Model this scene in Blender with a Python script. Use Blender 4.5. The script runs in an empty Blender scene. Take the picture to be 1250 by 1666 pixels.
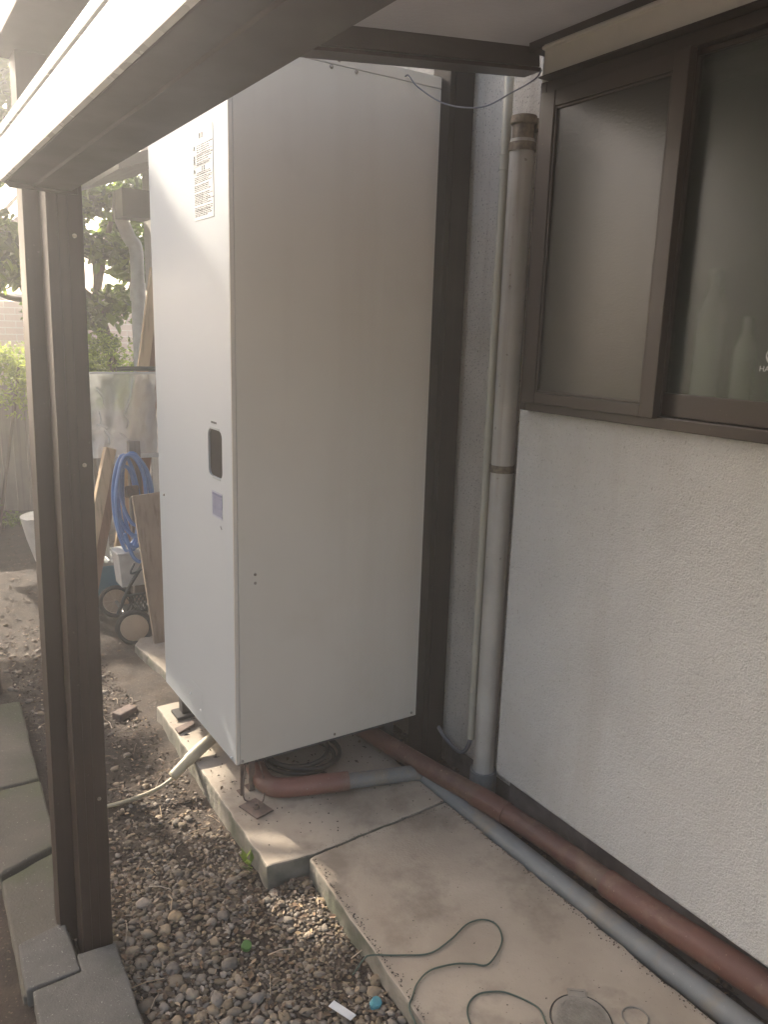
import bpy, bmesh, math, random
import numpy as np
from mathutils import Vector, Matrix, noise
R = math.radians
random.seed(7); rng = np.random.default_rng(11)
scene = bpy.context.scene
COL = scene.collection

# ------------------------------------------------------------------ camera
F_PX, YAW, PIT, ROL = 1294.2, 0.57668, -0.22339, -0.02979
cd = bpy.data.cameras.new('camera'); cam = bpy.data.objects.new('camera', cd); COL.objects.link(cam)
cd.sensor_fit = 'VERTICAL'; cd.sensor_height = 24.0; cd.lens = 24.0 * F_PX / 1666
cd.clip_start = 0.02; cd.clip_end = 500
fw = Vector((math.sin(YAW)*math.cos(PIT), math.cos(YAW)*math.cos(PIT), math.sin(PIT)))
rt = Vector((math.cos(YAW), -math.sin(YAW), 0)); dn = fw.cross(rt)
r2 = rt*math.cos(ROL) + dn*math.sin(ROL); d2 = dn*math.cos(ROL) - rt*math.sin(ROL)
CAMP = Vector((0, 0, 1.45))
cam.matrix_world = Matrix(((r2.x, -d2.x, -fw.x, CAMP.x), (r2.y, -d2.y, -fw.y, CAMP.y), (r2.z, -d2.z, -fw.z, CAMP.z), (0, 0, 0, 1)))
scene.camera = cam

# ------------------------------------------------------------------ light
SUN_AZ, SUN_EL = R(-13), R(30)          # azimuth from +Y towards +X
SUN = Vector((math.sin(SUN_AZ)*math.cos(SUN_EL), math.cos(SUN_AZ)*math.cos(SUN_EL), math.sin(SUN_EL)))
w = bpy.data.worlds.new('World'); scene.world = w; w.use_nodes = True
nt = w.node_tree; bg = nt.nodes['Background']
sky = nt.nodes.new('ShaderNodeTexSky'); sky.sky_type = 'NISHITA'; sky.sun_disc = False
sky.sun_elevation = SUN_EL; sky.sun_rotation = SUN_AZ; sky.air_density = 1.0; sky.dust_density = 2.5; sky.ozone_density = 1.0
tint = nt.nodes.new('ShaderNodeMix'); tint.data_type = 'RGBA'; tint.blend_type = 'MULTIPLY'; tint.inputs[0].default_value = 1.0
tint.inputs[7].default_value = (1.08, 0.98, 0.90, 1)      # camera white balance
nt.links.new(sky.outputs[0], tint.inputs[6]); nt.links.new(tint.outputs[2], bg.inputs[0]); bg.inputs[1].default_value = 0.115
sl = bpy.data.lights.new('sun', 'SUN'); sl.energy = 5.0; sl.angle = R(0.6); sl.color = (1.0, 0.9, 0.76)
so = bpy.data.objects.new('sun', sl); COL.objects.link(so); so.rotation_euler = SUN.to_track_quat('Z', 'Y').to_euler()
scene.view_settings.view_transform = 'Standard'; scene.view_settings.look = 'None'
scene.view_settings.exposure = 2.12; scene.view_settings.gamma = 1.0

# ------------------------------------------------------------------ materials
def sock(n, *names):
    for k in names:
        if k in n.inputs: return n.inputs[k]
def mk(name, c1, c2=None, scale=4.0, rough=0.6, bump=None, bump2=None, metal=0.0, speck=None, streak=None, detail=6, spec=None, stain=None, island=0.0):
    """Principled material: two-colour noise, optional speckle, vertical streaks, stains and bump (scale, distance)."""
    m = bpy.data.materials.new(name); m.use_nodes = True; t = m.node_tree; N = t.nodes; L = t.links
    b = N['Principled BSDF']; b.inputs['Roughness'].default_value = rough; b.inputs['Metallic'].default_value = metal
    if spec is not None: sock(b, 'Specular IOR Level').default_value = spec
    tc = N.new('ShaderNodeTexCoord')
    def nz(s, d=6, vec=None, ro=0.6):
        n = N.new('ShaderNodeTexNoise'); n.inputs['Scale'].default_value = s; n.inputs['Detail'].default_value = d
        n.inputs['Roughness'].default_value = ro
        L.new(vec if vec is not None else tc.outputs['Object'], n.inputs['Vector']); return n.outputs['Fac']
    def ramp(fac, a, bb, c0=(0,0,0,1), c1_=(1,1,1,1)):
        r = N.new('ShaderNodeValToRGB'); r.color_ramp.elements[0].position = a; r.color_ramp.elements[1].position = bb
        r.color_ramp.elements[0].color = c0; r.color_ramp.elements[1].color = c1_; L.new(fac, r.inputs['Fac']); return r.outputs['Color']
    def mix(fac, a, bb, typ='MIX'):
        x = N.new('ShaderNodeMix'); x.data_type = 'RGBA'; x.blend_type = typ
        if isinstance(fac, float): x.inputs[0].default_value = fac
        else: L.new(fac, x.inputs[0])
        for i, v in ((6, a), (7, bb)):
            if isinstance(v, tuple): x.inputs[i].default_value = (*v[:3], 1)
            else: L.new(v, x.inputs[i])
        return x.outputs[2]
    c2 = c2 or tuple(v*0.85 for v in c1)
    col = mix(ramp(nz(scale, detail), 0.35, 0.65), c1, c2)
    if island:
        g = N.new('ShaderNodeNewGeometry'); hs = N.new('ShaderNodeHueSaturation'); mp = N.new('ShaderNodeMapRange')
        L.new(g.outputs['Random Per Island'], mp.inputs[0]); mp.inputs[3].default_value = 1-island; mp.inputs[4].default_value = 1+island
        L.new(mp.outputs[0], hs.inputs['Value']); L.new(col, hs.inputs['Color'])
        mth = N.new('ShaderNodeMath'); mth.operation = 'MULTIPLY'; L.new(g.outputs['Random Per Island'], mth.inputs[0]); mth.inputs[1].default_value = 37.7
        fr = N.new('ShaderNodeMath'); fr.operation = 'FRACT'; L.new(mth.outputs[0], fr.inputs[0])
        mp2 = N.new('ShaderNodeMapRange'); L.new(fr.outputs[0], mp2.inputs[0]); mp2.inputs[3].default_value = 0.6; mp2.inputs[4].default_value = 1.2
        L.new(mp2.outputs[0], hs.inputs['Saturation']); col = hs.outputs['Color']
    if streak:      # (colour, amount, sx, sz)
        mpn = N.new('ShaderNodeMapping'); mpn.inputs['Scale'].default_value = (streak[2], streak[2], streak[3])
        L.new(tc.outputs['Object'], mpn.inputs[0])
        f = ramp(nz(1.0, 5, mpn.outputs[0]), 0.5, 0.75, (0,0,0,1), (streak[1],)*3+(1,))
        col = mix(f, col, streak[0])
    if stain:       # (colour, amount, scale, lo)
        f = ramp(nz(stain[2], 5), stain[3], stain[3]+0.16, (0,0,0,1), (stain[1],)*3+(1,))
        col = mix(f, col, stain[0])
    if speck:       # (colour, amount, scale, lo)
        f = ramp(nz(speck[2], 2, ro=0.5), speck[3], speck[3]+0.05, (0,0,0,1), (speck[1],)*3+(1,))
        col = mix(f, col, speck[0])
    L.new(col, b.inputs['Base Color'])
    rr = N.new('ShaderNodeMapRange'); L.new(nz(scale*3, 4), rr.inputs[0]); rr.inputs[3].default_value = max(0, rough-0.1); rr.inputs[4].default_value = min(1, rough+0.1)
    L.new(rr.outputs[0], b.inputs['Roughness'])
    prev = None
    for bp_ in (bump, bump2):
        if bp_:
            bn = N.new('ShaderNodeBump'); bn.inputs['Strength'].default_value = 1.0; bn.inputs['Distance'].default_value = bp_[1]
            L.new(nz(bp_[0], bp_[2] if len(bp_) > 2 else 4), bn.inputs['Height'])
            if prev: L.new(prev, bn.inputs['Normal'])
            prev = bn.outputs[0]
    if prev: L.new(prev, b.inputs['Normal'])
    return m
def translucent(name, col, trans, rough=0.4, mixf=0.5, island=0.0, clear=0.0, bump=None):
    m = bpy.data.materials.new(name); m.use_nodes = True; t = m.node_tree; N = t.nodes; L = t.links
    b = N['Principled BSDF']; b.inputs['Base Color'].default_value = (*col, 1); b.inputs['Roughness'].default_value = rough
    tr = N.new('ShaderNodeBsdfTranslucent'); tr.inputs[0].default_value = (*trans, 1)
    mx = N.new('ShaderNodeMixShader'); mx.inputs[0].default_value = mixf
    out = N['Material Output']
    if island:
        g = N.new('ShaderNodeNewGeometry')
        for c, dst in ((col, b.inputs['Base Color']), (trans, tr.inputs[0])):
            rmp = N.new('ShaderNodeValToRGB'); e = rmp.color_ramp.elements
            e[0].color = (c[0]*(1-island), c[1]*(1-island), c[2]*(1-island*0.8), 1); e[1].color = (min(1, c[0]*(1+island*1.5)), min(1, c[1]*(1+island)), c[2], 1)
            L.new(g.outputs['Random Per Island'], rmp.inputs[0]); L.new(rmp.outputs[0], dst)
    if bump:
        tc = N.new('ShaderNodeTexCoord'); n = N.new('ShaderNodeTexNoise'); n.inputs['Scale'].default_value = bump[0]; L.new(tc.outputs['Object'], n.inputs['Vector'])
        bn = N.new('ShaderNodeBump'); bn.inputs['Distance'].default_value = bump[1]; L.new(n.outputs['Fac'], bn.inputs['Height']); L.new(bn.outputs[0], b.inputs['Normal'])
    L.new(b.outputs[0], mx.inputs[1]); L.new(tr.outputs[0], mx.inputs[2])
    last = mx.outputs[0]
    if clear:
        tp = N.new('ShaderNodeBsdfTransparent'); m2 = N.new('ShaderNodeMixShader'); m2.inputs[0].default_value = clear
        L.new(last, m2.inputs[1]); L.new(tp.outputs[0], m2.inputs[2]); last = m2.outputs[0]
    L.new(last, out.inputs['Surface'])
    return m
M = {}
M['stucco'] = mk('stucco', (.66,.645,.61), (.60,.585,.55), 3, .9, (200,.007,2), (75,.005,3), speck=((.30,.27,.22),.5,170,.655), streak=((.46,.41,.35),.35,8,.8), stain=((.50,.46,.40),.3,1.7,.52))
M['stucco_old'] = mk('stucco_old', (.64,.60,.54), (.55,.51,.45), 5, .9, (200,.006,2), (70,.004,3), speck=((.14,.11,.09),.7,150,.62), streak=((.30,.23,.17),.5,14,.8))
M['foundation'] = mk('foundation', (.20,.17,.15), (.13,.10,.085), 8, .95, (60,.004), stain=((.07,.05,.04),.7,6,.5))
M['concrete'] = mk('concrete', (.42,.36,.285), (.32,.265,.205), 3.2, .88, (140,.0010,6), (24,.0016,4), speck=((.12,.10,.08),.55,170,.70), stain=((.20,.16,.12),.8,5.5,.50))
M['pad'] = mk('pad', (.40,.34,.27), (.30,.25,.19), 6, .9, (120,.0015,6), speck=((.12,.1,.08),.5,90,.66), stain=((.2,.15,.1),.5,8,.55))
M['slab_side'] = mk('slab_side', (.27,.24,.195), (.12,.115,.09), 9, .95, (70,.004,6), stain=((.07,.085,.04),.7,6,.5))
M['block'] = mk('block', (.145,.136,.118), (.105,.099,.085), 14, .95, (190,.0032,5), speck=((.40,.38,.34),.6,200,.66), stain=((.08,.085,.05),.6,7,.56))
M['paver'] = mk('paver', (.125,.108,.082), (.082,.074,.055), 6, .95, (120,.0030,5), speck=((.36,.33,.28),.5,140,.68), stain=((.075,.085,.035),.7,4,.50))
M['soil'] = mk('soil', (.062,.043,.029), (.028,.020,.014), 12, 1.0, (120,.006,6), speck=((.20,.15,.10),.6,110,.64))
M['ground'] = mk('ground', (.08,.058,.04), (.045,.033,.024), 5, 1.0, (60,.01,6), speck=((.24,.19,.13),.5,50,.62))
M['cabinet'] = mk('cabinet', (.60,.55,.48), (.575,.525,.455), 1.6, .42, (500,.00008,2), (1.3,.004,2), stain=((.47,.41,.33),.25,3.5,.58), streak=((.42,.36,.29),.22,7,.5), speck=((.30,.26,.22),.4,55,.76))
M['cabinet_skylit'] = mk('cabinet_skylit', (.42,.44,.45), (.416,.435,.444), .8, .48, (1.7,.004,2))  # cabinet paint with the cool sky light put into its colour
M['seam'] = mk('seam', (.16,.14,.12), rough=.8)
M['dark_under'] = mk('dark_under', (.05,.045,.04), rough=.9)
M['bolt'] = mk('bolt', (.42,.38,.33), (.25,.2,.16), 90, .35, metal=.9)
M['rust'] = mk('rust', (.17,.115,.09), (.10,.075,.062), 60, .8, (120,.001))
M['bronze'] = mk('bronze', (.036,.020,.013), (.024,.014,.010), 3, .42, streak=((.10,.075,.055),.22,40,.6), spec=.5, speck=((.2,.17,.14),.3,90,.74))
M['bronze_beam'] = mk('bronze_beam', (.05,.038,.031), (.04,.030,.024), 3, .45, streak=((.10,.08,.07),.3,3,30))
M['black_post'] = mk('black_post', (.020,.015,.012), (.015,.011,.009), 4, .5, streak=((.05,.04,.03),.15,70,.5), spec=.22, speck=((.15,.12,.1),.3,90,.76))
M['fascia'] = mk('fascia', (.66,.66,.64), (.60,.60,.58), 3, .28, spec=.8)
M['sash'] = mk('sash', (.048,.033,.025), (.038,.026,.02), 3, .42, speck=((.3,.26,.2),.4,130,.74), spec=.5)
M['hood'] = mk('hood', (.66,.63,.58), (.60,.57,.52), 4, .45, stain=((.26,.22,.18),.4,6,.56))
M['pvc_cream'] = mk('pvc_cream', (.50,.48,.40), (.46,.44,.365), 9, .5, streak=((.30,.27,.2),.4,30,2))
M['pvc_old'] = mk('pvc_old', (.48,.46,.42), (.38,.355,.32), 5, .6, (60,.0006), streak=((.22,.155,.11),.7,30,1.0), speck=((.1,.07,.05),.6,45,.70))
M['pvc_grey'] = mk('pvc_grey', (.19,.20,.20), (.145,.15,.15), 9, .5, (80,.0005), stain=((.23,.19,.145),.8,10,.52), speck=((.36,.34,.3),.5,110,.70))
M['terra'] = mk('terra', (.185,.078,.052), (.115,.05,.036), 4, .55, (90,.0012), stain=((.22,.145,.10),.7,11,.53), speck=((.42,.33,.27),.6,120,.71))
M['terra_elbow'] = mk('terra_elbow', (.23,.095,.068), (.16,.066,.048), 7, .5, (90,.0008), stain=((.24,.17,.125),.55,9,.50), speck=((.45,.36,.3),.6,110,.70))
M['terra_dark'] = mk('terra_dark', (.14,.058,.040), (.07,.031,.024), 4, .5, (90,.0012), stain=((.17,.115,.08),.7,9,.53), speck=((.42,.35,.28),.7,95,.71))
M['clamp'] = mk('clamp', (.10,.07,.05), (.22,.18,.13), 60, .6, (120,.001), metal=.3)
M['cable_black'] = mk('cable_black', (.035,.033,.032), rough=.55)
M['cable_grey'] = mk('cable_grey', (.16,.16,.18), rough=.6)
M['wire_green'] = mk('wire_green', (.05,.085,.065), rough=.5)
M['hose_cream'] = mk('hose_cream', (.46,.40,.28), (.38,.32,.21), 20, .5)
M['blue_hose'] = mk('blue_hose', (.13,.25,.50), (.10,.19,.40), 12, .35)
M['blue_bin'] = mk('blue_bin', (.08,.24,.34), rough=.45)
M['white_plastic'] = mk('white_plastic', (.62,.60,.56), (.5,.48,.44), 14, .45)
M['grey_plastic'] = mk('grey_plastic', (.30,.33,.32), rough=.4)
M['dark_plastic'] = mk('dark_plastic', (.035,.045,.045), rough=.45)
M['rubber'] = mk('rubber', (.028,.027,.026), rough=.8)
M['tan'] = mk('tan', (.48,.36,.25), (.42,.31,.21), 12, .55)
M['steel'] = mk('steel', (.45,.44,.42), (.3,.28,.26), 20, .3, metal=.9)
def wood(name, a, b):
    return mk(name, a, b, 3, .75, (30,.0008), streak=((b[0]*.5, b[1]*.45, b[2]*.4), .8, 60, 1.6))
M['board'] = wood('board', (.36,.28,.21), (.27,.20,.145)); M['plank'] = wood('plank', (.62,.45,.27), (.5,.34,.19)); M['plank_red'] = wood('plank_red', (.30,.17,.11), (.22,.12,.08))
M['fence_wood'] = wood('fence_wood', (.27,.235,.20), (.19,.16,.135))
M['bark'] = mk('bark', (.16,.115,.085), (.09,.065,.048), 14, .95, (40,.006))
M['brick'] = mk('brick', (.52,.38,.33), (.46,.33,.28), 6, .9, (40,.003))
M['mortar'] = mk('mortar', (.6,.55,.5), rough=.95)
M['rooftile'] = mk('rooftile', (.22,.20,.21), (.16,.15,.16), 6, .7)
M['white'] = mk('white', (.75,.75,.73), rough=.5)
M['inkdark'] = mk('inkdark', (.035,.035,.035), rough=.7)
M['inkblue'] = mk('inkblue', (.10,.10,.20), rough=.7)
M['paper_blue'] = mk('paper_blue', (.36,.37,.44), (.33,.34,.42), 40, .6)
M['label_white'] = mk('label_white', (.64,.64,.61), rough=.45)
M['pocket'] = mk('pocket', (.035,.030,.026), (.028,.024,.02), 10, .85, spec=.15)
M['cover'] = mk('cover', (.31,.28,.235), (.23,.205,.17), 30, .85, (140,.0012))
M['green_cap'] = mk('green_cap', (.10,.21,.05), rough=.4); M['blue_cap'] = mk('blue_cap', (.10,.34,.40), rough=.4)
M['room'] = mk('room', (.10,.10,.085), rough=.9); M['room_green'] = mk('room_green', (.05,.20,.11), (.04,.15,.08), 9, .6)
M['pebble'] = mk('pebble', (.235,.185,.125), (.165,.132,.092), 30, .85, (160,.0012), island=.34, speck=((.12,.1,.08),.5,160,.66))
M['litter'] = mk('litter', (.15,.10,.062), (.075,.05,.034), 40, .85, island=.6)
M['litter_pale'] = mk('litter_pale', (.42,.32,.21), (.3,.22,.14), 40, .8, island=.4)
M['leaf'] = translucent('leaf', (.09,.16,.04), (.36,.52,.08), .38, .5, island=.5)
M['leaf_dark'] = translucent('leaf_dark', (.055,.10,.03), (.20,.34,.06), .28, .45, island=.5)
M['leaf_lime'] = translucent('leaf_lime', (.16,.24,.06), (.40,.52,.12), .5, .5, island=.4)
M['polycarb'] = translucent('polycarb', (.32,.30,.28), (.36,.34,.32), .35, .55, bump=(60,.002), clear=.04)
M['polyclear'] = translucent('polyclear', (.62,.63,.62), (.8,.8,.78), .2, .6)

def glassmat(name, film, bump, rough, clear):
    m = bpy.data.materials.new(name); m.use_nodes = True; t = m.node_tree; N = t.nodes; L = t.links
    b = N['Principled BSDF']; b.inputs['Base Color'].default_value = (*film, 1); b.inputs['Roughness'].default_value = rough
    sock(b, 'Specular IOR Level').default_value = .5
    if clear: sock(b, 'Transmission Weight').default_value = clear
    tc = N.new('ShaderNodeTexCoord'); mp = N.new('ShaderNodeMapping'); mp.inputs['Scale'].default_value = (1, 1, 2.2)
    n = N.new('ShaderNodeTexNoise'); n.inputs['Scale'].default_value = bump[0]; n.inputs['Detail'].default_value = 2
    bn = N.new('ShaderNodeBump'); bn.inputs['Distance'].default_value = bump[1]
    L.new(tc.outputs['Object'], mp.inputs[0]); L.new(mp.outputs[0], n.inputs['Vector']); L.new(n.outputs['Fac'], bn.inputs['Height']); L.new(bn.outputs[0], b.inputs['Normal'])
    return m
M['glass'] = glassmat('glass', (.50,.55,.50), (95,.00045), .27, .93)
M['screen'] = glassmat('screen', (.045,.043,.036), (95,.00030), .24, 0)
M['sheet'] = translucent('sheet', (.66,.67,.66), (.7,.7,.68), .10, .25, clear=.45, bump=(14,.03))

# ------------------------------------------------------------------ mesh helpers (world coordinates)
class B:
    def __init__(s): s.v = []; s.f = []
    def add(s, vs, fs):
        o = len(s.v); s.v += [tuple(p) for p in vs]; s.f += [tuple(i+o for i in q) for q in fs]; return s
    def box(s, x0, x1, y0, y1, z0, z1, m=None):
        vs = [Vector((x, y, z)) for z in (z0, z1) for y in (y0, y1) for x in (x0, x1)]
        if m is not None: vs = [m @ p for p in vs]
        return s.add(vs, [(0,2,3,1), (4,5,7,6), (0,1,5,4), (2,6,7,3), (0,4,6,2), (1,3,7,5)])
    def prism(s, poly, z0, z1):          # poly of (x, y) counter-clockwise, or (x, y, dz)
        n = len(poly)
        vs = [(p[0], p[1], z0) for p in poly] + [(p[0], p[1], z1) for p in poly]
        return s.add(vs, [tuple(reversed(range(n))), tuple(range(n, 2*n))] + [(i, (i+1) % n, n+(i+1) % n, n+i) for i in range(n)])
    def profile(s, poly, y0, y1):        # poly of (x, z) swept along y
        n = len(poly)
        vs = [(p[0], y0, p[1]) for p in poly] + [(p[0], y1, p[1]) for p in poly]
        return s.add(vs, [tuple(range(n)), tuple(reversed(range(n, 2*n)))] + [(i, n+i, n+(i+1) % n, (i+1) % n) for i in range(n)])
    def slant(s, bot, top):              # quads bottom and top: lists of 4 points
        return s.add(list(bot)+list(top), [(3,2,1,0), (4,5,6,7), (0,1,5,4), (1,2,6,5), (2,3,7,6), (3,0,4,7)])
    def tube(s, pts, r, n=12, caps=True, hollow=False):
        P = [Vector(p) for p in pts]; rs = r if isinstance(r, (list, tuple)) else [r]*len(P)
        T = [(P[min(i+1, len(P)-1)] - P[max(i-1, 0)]).normalized() for i in range(len(P))]
        u = T[0].orthogonal().normalized(); vs = []
        for p, t, rr in zip(P, T, rs):
            u = (u - t*u.dot(t)).normalized(); v = t.cross(u)
            vs += [p + (u*math.cos(a)+v*math.sin(a))*rr for a in (2*math.pi*k/n for k in range(n))]
        fs = [(i*n+k, i*n+(k+1) % n, (i+1)*n+(k+1) % n, (i+1)*n+k) for i in range(len(P)-1) for k in range(n)]
        if caps: fs += [tuple(reversed(range(n))), tuple(range((len(P)-1)*n, len(P)*n))]
        return s.add(vs, fs)
    def disc(s, c, ax, r, th, n=24):
        c = Vector(c); ax = Vector(ax).normalized(); return s.tube([c-ax*th/2, c+ax*th/2], r, n)
    def quad(s, a, b, c, d): return s.add([a, b, c, d], [(0,1,2,3)])
    def ring(s, c, ax, R_, r, n=32, m=10):
        c = Vector(c); ax = Vector(ax).normalized(); u = ax.orthogonal().normalized(); v = ax.cross(u); vs = []
        for i in range(n):
            a = 2*math.pi*i/n; d = u*math.cos(a)+v*math.sin(a)
            vs += [c + d*(R_+r*math.cos(b)) + ax*r*math.sin(b) for b in (2*math.pi*k/m for k in range(m))]
        return s.add(vs, [(i*m+k, i*m+(k+1) % m, ((i+1) % n)*m+(k+1) % m, ((i+1) % n)*m+k) for i in range(n) for k in range(m)])

def smoothline(pts, k=8):
    P = [Vector(p) for p in pts]; P = [P[0]*2-P[1]] + P + [P[-1]*2-P[-2]]; out = []
    for i in range(1, len(P)-2):
        for j in range(k):
            t = j/k; a, b, c, d = P[i-1], P[i], P[i+1], P[i+2]
            out.append(0.5*((2*b)+(c-a)*t+(2*a-5*b+4*c-d)*t*t+(3*b-a-3*c+d)*t**3))
    out.append(P[-2]); return out
def props(o, label=None, cat=None, group=None, kind=None):
    if label: o['label'] = label
    if cat: o['category'] = cat
    if group: o['group'] = group
    if kind: o['kind'] = kind
    return o
ORIG = {}
def mesh(name, b, mat, parent=None, smooth=False, bevel=0, seg=2):
    me = bpy.data.meshes.new(name)
    off = Vector((0, 0, 0))
    if parent is not None: off = ORIG[parent.name]
    else:
        a = np.array(b.v); off = Vector(((a[:,0].min()+a[:,0].max())/2, (a[:,1].min()+a[:,1].max())/2, a[:,2].min()))
    me.from_pydata([(Vector(p)-off)[:] for p in b.v], [], b.f); me.materials.append(mat); me.update()
    o = bpy.data.objects.new(name, me); COL.objects.link(o)
    if parent is not None: o.parent = parent
    else: o.location = off
    ORIG[o.name] = off
    if smooth is True: me.shade_smooth()
    elif smooth: me.shade_smooth(); me.set_sharp_from_angle(angle=R(smooth))
    if bevel:
        md = o.modifiers.new('bevel', 'BEVEL'); md.width = bevel; md.segments = seg; md.limit_method = 'ANGLE'; md.angle_limit = R(50); md.harden_normals = False
    return o
def thing(name, label, cat, loc, group=None):
    o = bpy.data.objects.new(name, None); COL.objects.link(o); o.location = loc; o.empty_display_size = .05
    ORIG[o.name] = Vector(loc); return props(o, label, cat, group)
def struct(name, b, mat, **k): return props(mesh(name, b, mat, **k), kind='structure')
def textmesh(name, body, size, mat, parent, origin, ux, uy, align='CENTER', off=0.0):
    cu = bpy.data.curves.new('tmp_text', 'FONT'); cu.body = body; cu.size = size; cu.align_x = align; cu.align_y = 'CENTER'; cu.extrude = 0.0002
    o = bpy.data.objects.new('tmp_text', cu); COL.objects.link(o); bpy.context.view_layer.update()
    me = bpy.data.meshes.new_from_object(o.evaluated_get(bpy.context.evaluated_depsgraph_get()))
    bpy.data.objects.remove(o); ux = Vector(ux).normalized(); uy = Vector(uy).normalized(); uz = ux.cross(uy)
    b = B(); og = Vector(origin)
    b.v = [tuple(og + ux*v.co.x + uy*v.co.y + uz*(v.co.z+off)) for v in me.vertices]; b.f = [tuple(p.vertices) for p in me.polygons]
    return mesh(name, b, mat, parent)

# ------------------------------------------------------------------ setting: ground
def fbm(x, y, s, seed=0): return noise.fractal(Vector((x*s+seed, y*s, seed*1.7)), 1.0, 2.0, 4)
g = B(); g.quad((-25,-15,-.16), (25,-15,-.16), (25,40,-.16), (-25,40,-.16)); struct('ground', g, M['ground'])
def soil_z(x, y):
    z = -.085 + .016*fbm(x, y, 3.0) + .006*fbm(x, y, 14, 5)
    z += .035*math.exp(-((x-.86)**2)/.006) * (1 if y > 1.1 else .6) * (0.5 if y > 1.74 else 1)
    if x > .97 and y < 3.9: z = min(z, -.065 + .004*fbm(x, y, 20, 3))
    e = min(x+3.4, 2.1-x, y+1.0, 8.6-y)
    if e < .5: z -= (0.5-e)*.2
    return z
s = B(); xs = np.concatenate([np.arange(-3.4, -.2, .1), np.arange(-.2, 1.66, .02), np.arange(1.66, 2.11, .1)]); ys = np.concatenate([np.arange(-1, .8, .1), np.arange(.8, 3.6, .02), np.arange(3.6, 8.7, .06)])
s.v = [(x, y, soil_z(x, y)) for y in ys for x in xs]; nx = len(xs)
s.f = [(j*nx+i, j*nx+i+1, (j+1)*nx+i+1, (j+1)*nx+i) for j in range(len(ys)-1) for i in range(nx-1)]
struct('soil', s, M['soil'], smooth=True)

# concrete slabs (edges a little uneven)
def rough_poly(poly, step=.022, amp=.0042):
    out = []
    for i, a in enumerate(poly):
        b = poly[(i+1) % len(poly)]; d = math.hypot(b[0]-a[0], b[1]-a[1]); n = max(1, int(d/step))
        for k in range(n):
            t = k/n; x = a[0]+(b[0]-a[0])*t; y = a[1]+(b[1]-a[1])*t
            q = 0 if k == 0 else 1
            out.append((x + q*amp*fbm(x, y, 30, 2), y + q*amp*fbm(x, y, 30, 9)))
    return out
def slab(name, poly, z0, z1, top, side, bevel=.006):
    b = B(); p = rough_poly(poly); b.prism(p, z0, z1)
    o = struct(name, b, top, bevel=bevel)
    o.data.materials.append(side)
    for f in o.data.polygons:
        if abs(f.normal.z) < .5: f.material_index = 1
    return o
slab('concrete_slab', [(.802,1.771), (.937,1.7555), (1.42,1.7785), (1.42,2.86), (.828,2.86)], -.3, 0, M['concrete'], M['slab_side'])
slab('concrete_path', [(.86,-1.5), (1.455,-1.5), (1.43,.80), (1.421,1.7745), (.9375,1.7515), (.918,1.745), (.875,1.13)], -.3, -.0015, M['concrete'], M['slab_side'])
struct('bounce_slab', B().box(-2.4, 1.50, -7.0, -1.52, -.3, -.02), M['concrete'], bevel=.01)  # unseen pale slab added to bounce sunlight onto cabinet and wall
slab('concrete_pad', [(.985,2.868), (1.56,2.868), (1.56,3.74), (1.0,3.70), (.955,3.62), (.985,3.3)], -.3, -.045, M['pad'], M['slab_side'])

# ------------------------------------------------------------------ house
house = thing('house', 'white stucco house wall with a brown sliding window and stained foundation', 'house', (1.7, 1.0, -.1))
WX = 1.55
def wall_grid(ys_, zs_, hole, x0, x1):
    b = bmesh.new(); V = {}
    for i, y in enumerate(ys_):
        for j, z in enumerate(zs_): V[i, j] = b.verts.new((x0, y, z))
    fs = [b.faces.new((V[i,j], V[i,j+1], V[i+1,j+1], V[i+1,j])) for i in range(len(ys_)-1) for j in range(len(zs_)-1) if (i, j) != hole]
    r = bmesh.ops.extrude_face_region(b, geom=fs)
    for v in [e for e in r['geom'] if isinstance(e, bmesh.types.BMVert)]: v.co.x = x1
    bmesh.ops.recalc_face_normals(b, faces=b.faces)
    o = B(); b.verts.index_update(); o.v = [tuple(v.co) for v in b.verts]; o.f = [tuple(v.index for v in f.verts) for f in b.faces]; b.free(); return o
mesh('wall', wall_grid([-2.5, .05, 1.640, 1.698], [.10, 1.262, 2.062, 3.3], (1, 1), WX, WX+.08), M['stucco'], house, bevel=.012, seg=4)
mesh('wall', wall_grid([-2.5, .05, 1.640, 5.55], [.012, 1.262, 2.062, 3.3], (1, 1), 1.640, 1.80), M['stucco_old'], house, bevel=.006)   # set back behind the pipes
mesh('foundation', B().box(1.612, 1.638, -2.5, 1.69, -.3, .098).box(1.665, 1.80, 1.69, 5.53, -.3, .010), M['foundation'], house)
mesh('interior_wall', B().box(3.4, 3.45, -2.4, 4.0, .3, 3.0).box(1.81, 3.39, 4.0, 4.05, .3, 3.0).box(1.81, 3.39, -2.45, -2.4, .3, 3.0).box(1.81, 3.39, -2.39, 3.99, .25, .3).box(1.81, 3.39, -2.39, 3.99, 3.0, 3.05), M['room'], house)
rf = mesh('roof', B().slant([(1.15,-2.8,3.3), (3.9,-2.8,4.3), (3.9,5.9,4.3), (1.15,5.9,3.3)], [(1.15,-2.8,3.38), (3.9,-2.8,4.38), (3.9,5.9,4.38), (1.15,5.9,3.38)]), M['rooftile'], house)
# lean-to eave seen past the cabinet
mesh('eave', B().slant([(1.28,4.75,2.28), (1.66,4.75,2.42), (1.66,5.75,2.42), (1.28,5.75,2.28)], [(1.28,4.75,2.34), (1.66,4.75,2.48), (1.66,5.75,2.48), (1.28,5.75,2.34)]).box(1.44,1.62,5.30,5.48,2.10,2.27), M['bronze_beam'], house)
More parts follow.
